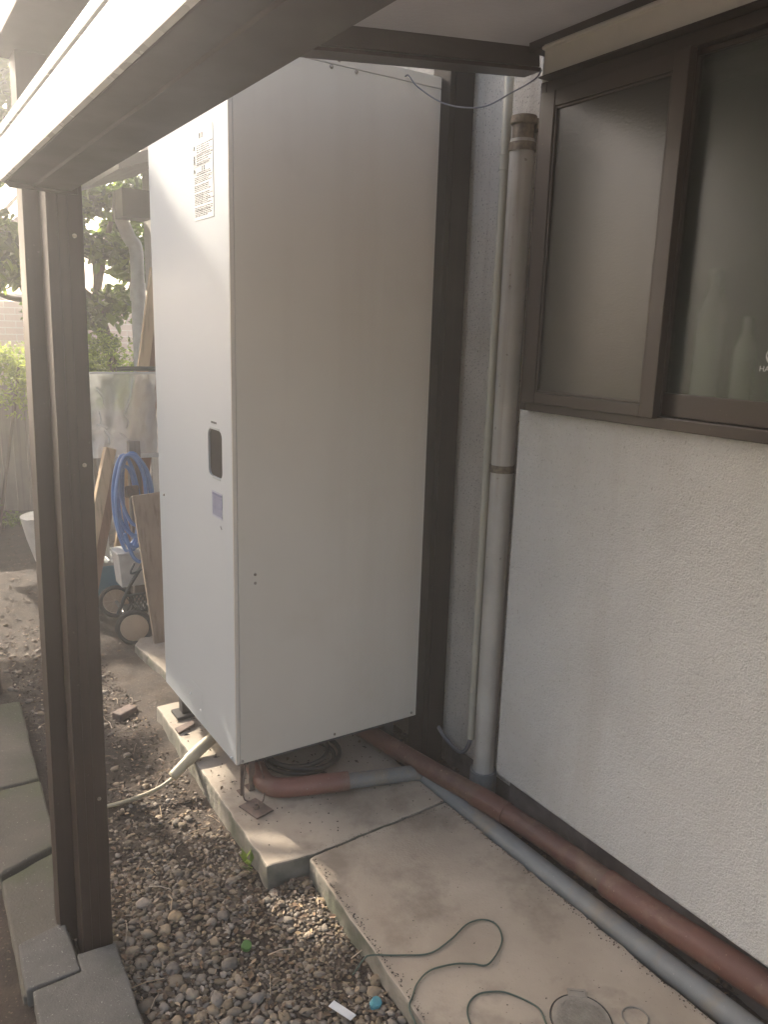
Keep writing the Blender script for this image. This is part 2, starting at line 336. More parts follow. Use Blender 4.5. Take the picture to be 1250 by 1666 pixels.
# window
fx = 1.515
def yz_frame(x0, x1, y0, y1, z0, z1, ws, wt, wb):   # ring of stiles, top and bottom rails
    return B().box(x0, x1, y0, y0+ws, z0, z1).box(x0, x1, y1-ws, y1, z0, z1).box(x0+.0015, x1, y0+ws, y1-ws, z1-wt, z1).box(x0+.0015, x1, y0+ws, y1-ws, z0, z0+wb)
win = mesh('window', yz_frame(1.520, 1.64, .05, 1.662, 1.249, 2.078, .022, .03, .028), M['sash'], house, bevel=.0025)
# outer sash with its flat screen on the far half, inner sash nearer the camera
mesh('sash', B().box(1.506, 1.530, 1.594, 1.639, 1.272, 2.047).box(1.506, 1.530, 1.200, 1.240, 1.272, 2.0475).box(1.5075, 1.530, 1.240, 1.594, 2.008, 2.0472).box(1.5075, 1.530, 1.240, 1.594, 1.272, 1.302), M['sash'], win, bevel=.002)
mesh('sash', B().box(1.538, 1.562, 1.205, 1.25, 1.272, 2.047).box(1.538, 1.562, .1, .145, 1.272, 2.047).box(1.5395, 1.562, .145, 1.205, 2.035, 2.0472).box(1.5395, 1.562, .145, 1.205, 1.2785, 1.331), M['sash'], win, bevel=.002)
mesh('insect_screen', B().box(1.517, 1.521, 1.237, 1.597, 1.299, 2.011), M['screen'], win)
mesh('screen_bead', yz_frame(1.5105, 1.5165, 1.2405, 1.5935, 1.3022, 2.0078, .006, .006, .006), M['sash'], win, bevel=.001)
mesh('pane', B().box(1.548, 1.552, .142, 1.208, 1.328, 2.038), M['glass'], win)
lg = B().ring((1.5472, .950, 1.424), (1,0,0), .017, .0012, 32, 6)
lg.add([(1.5470, .950+.0155*math.cos(a), 1.421+.0125*math.sin(a)) for a in np.linspace(math.pi, 2*math.pi, 14)], [tuple(range(14))])
mesh('maker_logo', lg, M['white'], win)
textmesh('maker_lettering', 'HAT', .0165, M['white'], win, (1.5472, .963, 1.397), (0,-1,0), (0,0,1))
mesh('window_hood', B().profile([(1.500,2.082), (1.548,2.082), (1.548,2.185), (1.520,2.185), (1.492,2.150), (1.488,2.148), (1.488,2.142), (1.498,2.140)], -2.4, 1.632), M['hood'], house, bevel=.0015)
mesh('hood_lip', B().box(1.490,1.5485,-2.4,1.640,2.0785,2.0818), M['sash'], house)
for nm, yy, rr, zz, mt in (('white', 1.135, .030, .34, M['white']), ('white', 1.045, .022, .24, M['white'])):  # bottle shapes added in place of pale reflection streaks on the pane
    bt = B().tube([(1.592,yy,1.262), (1.592,yy,1.262+zz*.72), (1.592,yy,1.262+zz*.86), (1.592,yy,1.262+zz)], [rr, rr, rr*.45, rr*.4], 16)
    props(mesh('bottle', bt, mt, smooth=40), 'taller pale bottle shape added behind the rippled glass as a reflection streak' if rr > .025 else 'slimmer pale bottle shape added behind the rippled glass as a reflection streak', 'bottle', 'bottle shapes added for streaks in the window')
props(mesh('sponge_box', B().box(1.59,1.66,.80,.985,1.262,1.40), M['room_green'], bevel=.006), 'dark green box behind the rippled window glass', 'box')

# ------------------------------------------------------------------ pipes on the wall
dp = thing('downpipe', 'weathered thick grey downpipe held to the near stucco wall by clamps', 'pipe', (1.583,1.785,0))
px, py = 1.586, 1.792
mesh('pipe', B().tube([(px,py,z) for z in np.linspace(.045, 1.975, 12)], .0345, 28), M['pvc_old'], dp, smooth=50)
sk = B().tube([(px,py,-.12), (px,py,.055), (px,py,.0551), (px,py,.02)], [.0435,.0435,.039,.039], 28); mesh('socket', sk, M['pvc_grey'], dp, smooth=50)
for z in (1.955, 1.058):
    c = B().tube([(px,py,z-.011), (px,py,z+.011)], .0375, 28).box(px+.03, 1.638, py-.05, py-.036, z-.012, z+.012).tube([(px+.046,py-.062,z), (px+.046,py-.02,z)], .005, 8)
    mesh('clamp', c, M['clamp'], dp, smooth=40)
mesh('bracket', B().tube([(px,py,1.975), (px,py,2.012), (px,py,2.013), (px,py,2.035)], [.030,.030,.036,.036], 24).box(px+.02, 1.639, py-.03, py+.03, 2.0, 2.03), M['clamp'], dp, bevel=.004)
cp = thing('conduit_pipe', 'slim cream conduit running down the wall beside the thick downpipe', 'pipe', (1.583,1.862,.12))
cx, cy = 1.590, 1.868
mesh('pipe', B().tube([(cx,cy,z) for z in np.linspace(.13, 3.0, 14)], .0135, 20), M['pvc_cream'], cp, smooth=50)
for z in (1.16, .275, 1.93):
    mesh('joint', B().tube([(cx,cy,z-.022), (cx,cy,z-.018), (cx,cy,z-.0175), (cx,cy,z+.0175), (cx,cy,z+.018), (cx,cy,z+.022)], [.0165,.0165,.015,.015,.0165,.0165], 20).box(cx+.012,1.639,cy-.006,cy+.006,z-.01,z+.01), M['pvc_cream'], cp, smooth=40)
props(mesh('cable', B().tube(smoothline([(cx,cy,.16), (cx,cy+.01,.10), (1.60,1.93,.045), (1.605,2.02,.05), (1.60,2.10,.09), (1.61,2.25,.06)]), .007, 8), M['cable_grey'], smooth=True), 'short grey cable looping from the conduit foot towards the black post', 'cable')
fd = thing('downpipe', 'pale downpipe with an offset bend at the far corner of the house', 'pipe', (1.59,5.60,0))
q = smoothline([(1.50,5.58,2.28), (1.50,5.58,2.14), (1.56,5.60,2.0), (1.60,5.60,1.92), (1.60,5.60,1.5), (1.60,5.60,.6), (1.60,5.60,-.1)])
mesh('pipe', B().tube(q, .045, 16), M['white_plastic'], fd, smooth=True); mesh('joint', B().tube([(1.60,5.60,1.60), (1.60,5.60,1.72)], .052, 16), M['white_plastic'], fd, smooth=40)

# ------------------------------------------------------------------ pipes on the ground
bpz = .048
bp_ = thing('brown_pipe', 'long reddish brown pipe lying along the house wall from under the cabinet', 'pipe', (1.48,1.6,.0))
mesh('pipe', B().tube(smoothline([(1.37,2.50,bpz), (1.392,2.205,bpz), (1.436,1.918,bpz), (1.487,1.63,bpz), (1.512,1.38,bpz), (1.522,1.165,bpz)]), .031, 20), M['terra_dark'], bp_, smooth=50)
mesh('coupling', B().tube(smoothline([(1.4745,1.70,bpz), (1.487,1.63,bpz), (1.4945,1.57,bpz)]), .0338, 20), M['terra_dark'], bp_, smooth=50)
mesh('pipe', B().tube(smoothline([(1.519,1.20,bpz), (1.53,1.05,bpz), (1.556,.80,bpz), (1.568,.5,bpz), (1.57,-.5,bpz)]), .0365, 20), M['terra'], bp_, smooth=50)
gp = thing('grey_pipe', 'long grey plastic pipe lying in the gap between path edge and brown pipe', 'pipe', (1.46,1.5,-.04))
mesh('pipe', B().tube(smoothline([(1.448,1.975,.005), (1.450,1.85,-.004), (1.462,1.40,-.008), (1.468,1.10,-.008), (1.480,.80,-.008), (1.492,.3,-.008), (1.50,-.6,-.008)]), .030, 20), M['pvc_grey'], gp, smooth=50)
ep = thing('drain_pipe', 'short drain pipe under the cabinet with a terracotta elbow and grey end', 'pipe', (1.15,2.05,0))
mesh('elbow', B().tube(smoothline([(.955,2.33,.10), (.952,2.22,.055), (.948,2.125,.034), (.962,2.075,.032), (1.01,2.045,.032), (1.10,2.015,.032), (1.185,1.986,.032)], 6), .031, 20), M['terra_elbow'], ep, smooth=50)
mesh('collar', B().tube([(.954,2.24,.062), (.951,2.18,.047)], .0315, 20), M['rust'], ep, smooth=50)
mesh('pipe', B().tube([(1.175,1.990,.030), (1.395,1.940,.020), (1.44,1.93,.008)], .0255, 20), M['pvc_grey'], ep, smooth=50)
props(mesh('coiled_cable', B().ring((1.13,2.22,.018), (0,.03,1), .115, .008, 48, 8).ring((1.145,2.225,.033), (.05,0,1), .125, .008, 48, 8).ring((1.12,2.235,.046), (0,-.08,1), .11, .008, 48, 8), M['cable_black'], smooth=True), 'coil of black cable on the slab under the white cabinet', 'cable')
props(mesh('drain_hose', B().tube(smoothline([(1.0,2.47,.07), (.90,2.44,.045), (.80,2.40,.012), (.735,2.385,-.028)]), [.021]*17+[.018]*8, 16), M['hose_cream'], smooth=True), 'short cream drain hose hanging over the slab edge from under the cabinet', 'hose')
props(mesh('thin_tube', B().tube(smoothline([(.745,2.387,-.03), (.68,2.375,-.050), (.58,2.375,-.062), (.48,2.39,-.066), (.38,2.44,-.066)]), .0065, 8), M['hose_cream'], smooth=True), 'thin pale tube running over the soil from the cream drain hose', 'tube')

# ------------------------------------------------------------------ cabinet
X0, X1, Y0, Y1, Z0, Z1 = .850, 1.530, 2.103, 2.795, .125, 2.190
cb = thing('equipment_cabinet', 'tall off white metal equipment cabinet standing on the concrete slab', 'cabinet', (1.18,2.45,0))
mesh('body', B().box(X0+.0235, X1, Y0+.004, Y1, Z0+.002, Z1-.002), M['seam'], cb)
fl = .012
mesh('side_panel', B().box(X0+fl+.0015, X1+.001, Y0, Y0+.004, Z0, Z1-.032), M['cabinet'], cb, bevel=.0008)
mesh('corner_trim', B().box(X0, X0+fl, Y0, Y0+.0045, Z0, Z1), M['cabinet'], cb, bevel=.0008)
mesh('top_cap', B().box(X0+fl+.0015, X1+.001, Y0-.001, Y0+.004, Z1-.0305, Z1).box(X0-.001, X1+.001, Y0+.0045, Y1+.002, Z1-.0015, Z1+.003), M['cabinet'], cb, bevel=.0008)
# door panel with a rounded pocket cut out
def door_panel():
    b = bmesh.new(); hy0, hy1, hz0, hz1, r = 2.181, 2.294, 1.010, 1.152, .022
    hole = []
    for cyy, czz, a0 in ((hy1-r, hz1-r, 0), (hy0+r, hz1-r, 90), (hy0+r, hz0+r, 180), (hy1-r, hz0+r, 270)):
        for k in range(7): a = R(a0+15*k); hole.append((cyy+r*math.cos(a), czz+r*math.sin(a)))
    out = [(Y1, Z1-.002), (Y0+.0052, Z1-.002), (Y0+.0052, Z0), (Y1, Z0)]
    ov = [b.verts.new((X0, y, z)) for y, z in out]; hv = [b.verts.new((X0, y, z)) for y, z in hole]
    n = 7
    for i in range(4):
        j = (i+1) % 4; seg_ = hv[i*n:(i+1)*n]; b.faces.new([ov[i]]+list(reversed(seg_)))
        b.faces.new([ov[i], seg_[-1], hv[(j*n) % 28], ov[j]])
    r_ = bmesh.ops.extrude_edge_only(b, edges=[e for e in b.edges if e.is_boundary])
    for v in [g_ for g_ in r_['geom'] if isinstance(g_, bmesh.types.BMVert)]: v.co.x += .022
    bmesh.ops.recalc_face_normals(b, faces=b.faces)
    o = B(); b.verts.index_update(); o.v = [tuple(v.co) for v in b.verts]; o.f = [tuple(v.index for v in f.verts) for f in b.faces]; b.free(); return o
mesh('door', door_panel(), M['cabinet_skylit'], cb)
pk = mesh('pull_recess', B().box(.8565, .8725, 2.176, 2.299, 1.004, 1.158), M['pocket'], cb)
mesh('pull_lip', B().box(.8488, .8515, 2.200, 2.276, 1.1535, 1.158), M['grey_plastic'], cb, bevel=.0005); mesh('pull_lip', B().box(.8488, .8515, 2.196, 2.26, 1.004, 1.0085), M['grey_plastic'], cb, bevel=.0005)
dxx = X0 - .0012
lb = mesh('warning_label', B().box(dxx, X0-.0002, 2.211, 2.364, 1.746, 1.985), M['label_white'], cb)
ink = B(); rr_ = random.Random(3); z = 1.955; xf = dxx-.0004
def dash(y0, y1, z0, h): ink.box(xf, dxx-.0001, min(y0, y1), max(y0, y1), z0, z0+h)
rows = [(1.955, .3), (1.948, .5)]; z = 1.942
while z > 1.752:
    dense = z < 1.865; y = 2.358 - (0 if dense else .022); end = 2.216 + rr_.random()*(.05 if dense else .03)
    if rr_.random() < .12: z -= .004
    if not (1.872 < z < 1.886):
        while y > end:
            wd = rr_.uniform(.003, .017); dash(y, y-wd, z, .0026 if rr_.random() < .5 else .0018); y -= wd + rr_.uniform(.0012, .005)
    z -= .0046 if dense else .0056
for zz in (1.918, 1.895, 1.889, 1.868, 1.772, 1.766): dash(2.360, 2.216, zz, .0006)
for zz in (1.936, 1.910, 1.899, 1.874):    # small warning triangles
    a = [(2.361, zz), (2.349, zz), (2.355, zz+.011)]
    for i in range(3):
        (ya, za), (yb, zb) = a[i], a[(i+1) % 3]; ink.tube([(xf, ya, za), (xf, yb, zb)], .0006, 4)
    dash(2.3545, 2.3555, zz+.003, .004)
mesh('printing', ink, M['inkdark'], lb)
textmesh('lettering', '警 告', .016, M['inkdark'], lb, (dxx-.0003, 2.30, 1.967), (0,-1,0), (0,0,1))
textmesh('lettering', '注 意', .013, M['inkdark'], lb, (dxx-.0003, 2.285, 1.880), (0,-1,0), (0,0,1))
l2 = mesh('rating_label', B().box(dxx, X0-.0002, 2.184, 2.267, .888, .966), M['paper_blue'], cb)
ink = B(); z = .958
while z > .892:
    y = 2.263
    while y > 2.19:
        wd = rr_.uniform(.003, .014); dash(y, y-wd, z, .0030 if z > .95 else .0019); y -= wd + rr_.uniform(.001, .003)
    z -= .0042
for zz in (.948, .934, .918, .905): dash(2.265, 2.187, zz, .0005)
dash(2.2405, 2.241, .905, .043)
mesh('printing', ink, M['inkblue'], l2)
ink = B(); y = 2.262
while y > 2.222: dash(y, y-.005, 1.170, .006); y -= .0065
mesh('printing', ink, M['inkdark'], cb)
ink = B(); dash(2.20, 2.196, .862, .006); dash(2.194, 2.189, .858, .006); mesh('printing', ink, M['inkdark'], cb)
def bolt(x, y, z, ax, r=.0048, mat='bolt'):
    a = Vector(ax); c = Vector((x, y, z)); mesh('bolt', B().tube([c, c+a*.002, c+a*.0042, c+a*.005], [r, r, r*.72, r*.3], 12), M[mat], cb, smooth=40)
for x, z, rr2 in ((1.152,2.151,.0058), (1.177,2.172,.0058), (1.232,2.152,.0058), (.917,.734,.0045), (.917,.707,.0045), (.870,.1335,.0045), (1.197,.139,.0045), (1.508,.139,.0045)):
    bolt(x, Y0-.0005 if z < 2.1 else Y0-.001, z, (0,-1,0), rr2)
for y, z in ((2.742,.861), (2.515,.194), (2.412,.176), (2.14,.134)): bolt(X0, y, z, (-1,0,0), .0045, 'white' if z < .2 else 'bolt')
mesh('vent_flap', B().box(X0-.0008, X0-.0001, 2.395, 2.50, .140, .25), M['cabinet_skylit'], cb, bevel=.0004)
for x, y in ((.905,2.74), (1.46,2.74), (1.46,2.19), (1.00,2.26)):
    mesh('foot', B().box(x-.045, x+.045, y-.04, y+.04, .001, .014).box(x-.02, x+.02, y-.02, y+.02, .014, .127), M['dark_under'], cb, bevel=.003)
mesh('underside_frame', B().box(.89, 1.50, 2.14, 2.17, .095, .124), M['dark_under'], cb); mesh('underside_frame', B().box(.89, 1.50, 2.73, 2.76, .095, .124), M['dark_under'], cb)
mesh('leg_bracket', B().box(.872,.884,2.125,2.129,.001,.126).box(.872,.884,2.125,2.160,.0005,.003), M['rust'], cb)
mesh('leg_bracket', B().box(.905,.925,2.135,2.139,.001,.126).box(.905,.925,2.135,2.175,.0005,.003), M['rust'], cb)
mesh('earth_wire', B().tube(smoothline([(.895,2.13,.125), (.872,2.10,.06), (.868,2.085,.012), (.90,2.07,.004)]), .0022, 6).tube(smoothline([(.93,2.13,.12), (.938,2.09,.05), (.92,2.06,.006), (.90,2.065,.003)]), .0022, 6), M['rust'], cb)
pl = thing('anchor_plate', 'small rusty anchor plate with a bolt on the slab below the cabinet corner', 'plate', (.885,2.035,.0))
rotp = Matrix.Translation((.885,2.035,0)) @ Matrix.Rotation(R(14), 4, 'Z')
mesh('plate', B().box(-.032,.032,-.045,.045,.001,.006, rotp), M['rust'], pl, bevel=.001)
mesh('bolt', B().tube([(.885,2.035,.006), (.885,2.035,.012)], .011, 6).tube([(.885,2.035,.012), (.885,2.035,.022)], .005, 10), M['rust'], pl)
props(mesh('rusty_bracket', B().slant([(.83,2.60,.001), (.90,2.63,.001), (.905,2.66,.001), (.83,2.64,.001)], [(.83,2.60,.009), (.90,2.63,.013), (.905,2.66,.013), (.83,2.64,.009)]), M['rust']), 'rusty metal strip on the slab beside the far cabinet foot', 'bracket')

# tall dark post against the wall
tp = thing('wall_post', 'very dark brown full height post between the cabinet and the stucco wall', 'post', (1.575,2.1,-.06))
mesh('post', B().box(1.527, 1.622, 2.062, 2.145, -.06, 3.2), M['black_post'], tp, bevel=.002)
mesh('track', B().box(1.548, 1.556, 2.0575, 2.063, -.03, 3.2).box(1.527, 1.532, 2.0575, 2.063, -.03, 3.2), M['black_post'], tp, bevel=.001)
props(mesh('thin_wire', B().tube(smoothline([(1.395,2.10,2.17), (1.398,2.085,2.168), (1.415,2.06,2.135), (1.455,1.98,2.082), (1.505,1.88,2.062), (1.545,1.80,2.09), (1.55,1.72,2.105), (1.545,1.69,2.12)]), .0021, 6), M['cable_grey'], smooth=True), 'thin grey wire sagging from the cabinet top to the rafter end', 'wire')

# ------------------------------------------------------------------ terrace canopy and the second frame
tc_ = thing('terrace_canopy', 'brown metal terrace canopy with a smoky roof panel and wide gutter beam', 'canopy', (.35,1.8,-.09))
def leanpost(x0, x1, y0, y1, z0, z1, dx):
    return B().slant([(x0,y0,z0), (x1,y0,z0), (x1,y1,z0), (x0,y1,z0)], [(x0+dx,y0,z1), (x1+dx,y0,z1), (x1+dx,y1,z1), (x0+dx,y1,z1)])
mesh('post', leanpost(.312,.382,1.77,1.84,-.14,1.79,.020), M['bronze'], tc_, bevel=.002)
mesh('post_track', leanpost(.333,.339,1.7675,1.7705,-.10,1.698,.019).slant(*[[(x, y, zz) for x, y in ((.352+d,1.7682),(.3545+d,1.7682),(.3545+d,1.7705),(.352+d,1.7705))] for zz, d in ((-.10,0),(1.698,.019))]), M['bronze'], tc_)
for zz in (.35, 1.15, 1.62): mesh('screw', B().tube([(.365+.0105*zz,1.7705,zz), (.365+.0105*zz,1.7675,zz)], .0045, 12), M['bolt'], tc_)
gut = [(.372,1.700), (.372,1.712), (.377,1.716), (.377,1.81), (.262,1.81), (.250,1.775), (.250,1.712), (.255,1.703), (.298,1.700), (.301,1.697), (.369,1.697)]
gb = mesh('gutter_beam', B().profile(gut, -.8, 1.715), M['bronze_beam'], tc_, bevel=.001)
mesh('gutter_fascia', B().profile([(.2495,1.699), (.2495,1.768), (.246,1.7715), (.243,1.768), (.243,1.702)], -.8, 1.72).profile([(.2495,1.776), (.2495,1.793), (.245,1.793), (.244,1.776)], -.8, 1.72), M['fascia'], tc_, bevel=.001)
mesh('beam_cap', B().profile([(.382,1.692), (.382,1.815), (.257,1.815), (.250,1.778), (.250,1.700), (.260,1.692)], 1.7165, 1.724), M['bronze_beam'], tc_, bevel=.002)
cur = [(1.548,2.130), (1.30,2.102), (1.05,2.073), (.87,2.050), (.72,2.015), (.60,1.960), (.50,1.885), (.43,1.80), (.395,1.72)]
def rafter(y0, y1, th=.045):
    b = B(); n = len(cur); vs = []
    for i, (x, z) in enumerate(cur):
        a = cur[max(0, i-1)]; c = cur[min(n-1, i+1)]; t = Vector((c[0]-a[0], c[1]-a[1])).normalized(); nn = Vector((t.y, -t.x))
        for yy in (y0, y1): vs += [(x, yy, z), (x+nn.x*th, yy, z+nn.y*th)]
    fs = []
    for i in range(n-1):
        o = i*4; q_ = o+4; fs += [(o, o+1, q_+1, q_), (o+2, q_+2, q_+3, o+3), (o, q_, q_+2, o+2), (o+1, o+3, q_+3, q_+1)]
    fs += [(0,2,3,1), ((n-1)*4, (n-1)*4+1, (n-1)*4+3, (n-1)*4+2)]
    return b.add(vs, fs)
for y in (1.70, .52, -.68): mesh('rafter', rafter(y, y+.05), M['bronze_beam'], tc_, bevel=.002)
def roofsheet(y0, y1):
    b = B(); n = len(cur); vs = []
    for i, (x, z) in enumerate(cur):
        a = cur[max(0, i-1)]; c = cur[min(n-1, i+1)]; t = Vector((c[0]-a[0], c[1]-a[1])).normalized(); nn = Vector((t.y, -t.x))
        for yy in (y0, y1):
            for h in (.0475, .051): vs.append((x+nn.x*h, yy, z+nn.y*h))
    fs = []
    for i in range(n-1):
        o = i*4; q_ = o+4; fs += [(o, o+2, q_+2, q_), (o+1, q_+1, q_+3, o+3), (o, q_, q_+1, o+1), (o+2, o+3, q_+3, q_+2)]
    return b.add(vs, fs)
mesh('roof_panel', roofsheet(-.70, 1.765), M['polycarb'], tc_)
mesh('wall_plate', B().profile([(1.495,2.150), (1.549,2.150), (1.549,2.225), (1.495,2.225)], -.75, 1.688), M['bronze_beam'], tc_, bevel=.002)
mesh('rafter_trim', B().profile([(1.5485,2.118), (1.5485,2.127), (.873,2.047), (.873,2.040)], 1.696, 1.76), M['bronze'], tc_)
cf = thing('carport_frame', 'second brown post and beam standing just behind the canopy gutter', 'carport frame', (.3,1.9,-.09))
mesh('post', leanpost(.276,.336,1.86,1.93,-.12,1.972,.031), M['bronze'], cf, bevel=.002)
mesh('beam', B().profile([(.272,1.972), (.381,1.972), (.381,2.06), (.272,2.06)], -.9, 1.94), M['bronze_beam'], cf, bevel=.002)
fp = thing('fence_post', 'dark brown square post at the left beyond the row of paving blocks', 'post', (.31,3.48,-.09))
mesh('post', B().box(.262, .352, 3.45, 3.52, -.12, 1.95), M['bronze'], fp, bevel=.002); mesh('cap', B().box(.255, .359, 3.443, 3.527, 1.95, 1.97), M['bronze'], fp, bevel=.002)

# ------------------------------------------------------------------ blocks, cover, wire, small litter items
def pav(poly, z1, name, label, cat, group, mat, b=.008, tilt=0):
    p = B(); p.prism(rough_poly(poly, .03, .003), -.2, z1)
    return props(mesh(name, p, M[mat], bevel=b, seg=3), label, cat, group)
G = 'concrete paving blocks in a row beside the posts'
pav([(.235,2.635), (.360,2.632), (.396,3.27), (.205,3.28)], -.048, 'paving_block', 'farthest block of the paving row, behind the left post', 'paving block', G, 'paver')
pav([(.178,2.172), (.342,2.235), (.359,2.612), (.200,2.615)], -.045, 'paving_block', 'middle block of the paving row, paler with straight joints', 'paving block', G, 'paver')
pav([(.165,1.70), (.300,1.70), (.300,1.86), (.345,1.945), (.340,2.215), (.178,2.150)], -.052, 'paving_block', 'mossy greenish paving block around the foot of the posts', 'paving block', G, 'paver')
props(mesh('concrete_block', B().prism(rough_poly([(.172,1.690), (.2905,1.690), (.2905,1.875), (.178,1.850)], .02, .002), -.2, -.028), M['block'], bevel=.006, seg=3), 'rough grey concrete block left of the post foot', 'block')
props(mesh('concrete_block', B().prism(rough_poly([(.180,1.22), (.362,1.22), (.382,1.735), (.2915,1.742), (.291,1.684), (.182,1.680)], .02, .002), -.2, -.0255), M['block'], bevel=.006, seg=3), 'larger rough grey concrete block in front of the post foot', 'block')
cv = thing('drain_cover', 'round scuffed drain cover with a lifting tab set in the concrete path', 'drain cover', (1.175,.955,0))
cvc = (1.178,.962)
mesh('rim', B().tube([(*cvc,-.0005), (*cvc,.0035)], .063, 40), M['cover'], cv, bevel=.001)
mesh('hinge_tab', B().box(-.021,.021,-.014,.010,-.0005,.0045, Matrix.Translation((1.222,1.017,0)) @ Matrix.Rotation(R(-38),4,'Z')).box(-.016,.016,-.002,.001,.0045,.0058, Matrix.Translation((1.224,1.020,0)) @ Matrix.Rotation(R(-38),4,'Z')), M['cover'], cv, bevel=.0006)
props_ring = mesh('frame_ring', B().ring((*cvc,.0004), (0,0,1), .0665, .0016, 48, 6), M['inkdark'], cv, smooth=True)
gr_ = B()
for k in range(-6, 7):
    h = math.sqrt(max(0, .052**2-(k*.008)**2))
    for s_ in (1, -1):
        m_ = Matrix.Translation((*cvc, .0034)) @ Matrix.Rotation(R(20+45*(1+s_)), 4, 'Z'); gr_.box(-h, h, k*.008-.0009, k*.008+.0009, 0, .0012, m_)
mesh('grid_pattern', gr_, M['cover'], cv)
props(mesh('water_meter_ring', B().ring((1.285,.905,.0002), (0,0,1), .028, .0022, 32, 6), M['cover'], smooth=True), 'faint small ring set in the concrete path beside the drain cover', 'ring')
props(mesh('green_wire', B().tube(smoothline([(.835,1.36,-.04), (.862,1.355,-.004), (.881,1.35,.002), (.94,1.315,.002), (1.004,1.284,.002), (1.075,1.293,.003), (1.14,1.313,.003), (1.185,1.305,.003), (1.203,1.272,.003), (1.175,1.221,.003), (1.103,1.185,.003), (1.07,1.205,.003), (1.034,1.226,.003), (.975,1.240,.003), (.928,1.226,.003), (.895,1.20,.002), (.872,1.178,.001), (.862,1.12,-.01), (.865,1.07,-.05)], 10), .0022, 6), M['wire_green'], smooth=True), 'thin green wire looping across the concrete path near its edge', 'wire')
props(mesh('green_wire', B().tube(smoothline([(.95,1.02,.002), (.962,1.079,.002), (.985,1.115,.002), (1.022,1.13,.002), (1.06,1.118,.002), (1.089,1.094,.002), (1.117,1.034,.002), (1.102,.99,.003), (1.09,.93,.003)], 10), .0022, 6), M['wire_green'], smooth=True), 'short arc of green wire touching the round drain cover', 'wire')
def zs(x, y): return soil_z(x, y)
props(mesh('plastic_stopper', B().tube([(.672,1.615,zs(.672,1.615)+.010), (.672,1.610,zs(.672,1.615)+.021)], [.0135,.0125], 20), M['green_cap'], bevel=.001), 'bright green bottle cap among the pebbles', 'stopper')
props(mesh('plastic_stopper', B().tube([(.838,1.268,-.052), (.842,1.262,-.034)], [.0135,.012], 20), M['blue_cap'], bevel=.001), 'blue plastic cap beside the path edge', 'stopper')
props(mesh('plant_tag', B().slant([(.745,1.315,-.045), (.763,1.322,-.045), (.790,1.268,-.052), (.772,1.262,-.052)], [(.745,1.315,-.043), (.763,1.322,-.043), (.790,1.268,-.050), (.772,1.262,-.050)]), M['white']), 'small white plastic tag lying on the pebbles', 'tag')

# pebbles, litter
def ico(sub):
    b = bmesh.new(); bmesh.ops.create_icosphere(b, subdivisions=sub, radius=1); v = np.array([p.co[:] for p in b.verts]); f = np.array([[q.index for q in ff.verts] for ff in b.faces]); b.free(); return v, f
iv, ifc = ico(2)
variants = []
for k in range(16):
    sc_ = np.array([noise.fractal(Vector(p)*1.25+Vector((k*7.1, 3, k)), 1, 2, 2) for p in iv]); variants.append(iv*(1+.40*sc_[:, None]))
def scatter(name, items, mat, label=None):
    V = []; Fc = []; o = 0
    for (x, y, z, sx, sy, sz, a, tx, k) in items:
        p = variants[k % 16]*[sx, sy, sz]; ca, sa = math.cos(a), math.sin(a); ct, st = math.cos(tx), math.sin(tx)
        p = np.stack([p[:,0], p[:,1]*ct-p[:,2]*st, p[:,1]*st+p[:,2]*ct], 1)
        p = np.stack([p[:,0]*ca-p[:,1]*sa, p[:,0]*sa+p[:,1]*ca, p[:,2]], 1)+[x, y, z]; V.append(p); Fc.append(ifc+o); o += len(iv)
    V = np.concatenate(V); Fc = np.concatenate(Fc); me = bpy.data.meshes.new(name)
    me.vertices.add(len(V)); me.vertices.foreach_set('co', V.ravel()); me.loops.add(Fc.size); me.loops.foreach_set('vertex_index', Fc.ravel().astype(np.int32))
    me.polygons.add(len(Fc)); me.polygons.foreach_set('loop_start', np.arange(0, Fc.size, 3, dtype=np.int32)); me.update(calc_edges=True); me.validate(); me.shade_smooth()
    me.materials.append(mat); ob = bpy.data.objects.new(name, me); COL.objects.link(ob); return ob
items = []; cells = {}
def tryput(x, y, r, over):
    c = (int(x/.03), int(y/.03))
    for i in (-1, 0, 1):
        for j in (-1, 0, 1):
            for (a, b_, rr3) in cells.get((c[0]+i, c[1]+j), ()):
                if (a-x)**2+(b_-y)**2 < ((r+rr3)*over)**2: return False
    cells.setdefault(c, []).append((x, y, r)); return True
def inblocks(x, y): return (x < .388 and y < 1.76) or (x < .40 and y > 1.70 and x < .345+.045*(y-1.9)+.015) or (x > .868+.055*max(0, (y-1.13)/.62) and y < 1.745) or (x > .80 and y > 1.76)
for size, tries, over in (((.0135,.020), 700, .95), ((.009,.0135), 6000, .85), ((.004,.009), 34000, .74)):
    for _ in range(tries):
        x = rng.uniform(.36, .92); y = 1.0 + 1.55*rng.random()**1.15; r = rng.uniform(*size)
        if inblocks(x, y): continue
        dens = 1.0
        if y > 1.75: dens = max(.05, 1-(y-1.75)*2.3)
        if y > 1.9 and r > .009: dens *= .15
        if x > .68+.06*math.sin(y*11) and y > 1.34 and r > .0065: dens *= .05 if y < 1.72 else .3
        if x < .50 and y < 1.66: dens *= .35
        if fbm(x, y, 7, 4) < -.25: dens *= .25
        if rng.random() > dens or not tryput(x, y, r, over): continue
        items.append((x, y, zs(x, y)+r*.18, r*rng.uniform(.95,1.35), r*rng.uniform(.75,1.0), r*rng.uniform(.38,.58), rng.uniform(0,6.28), rng.uniform(-.35,.35), int(rng.integers(16))))
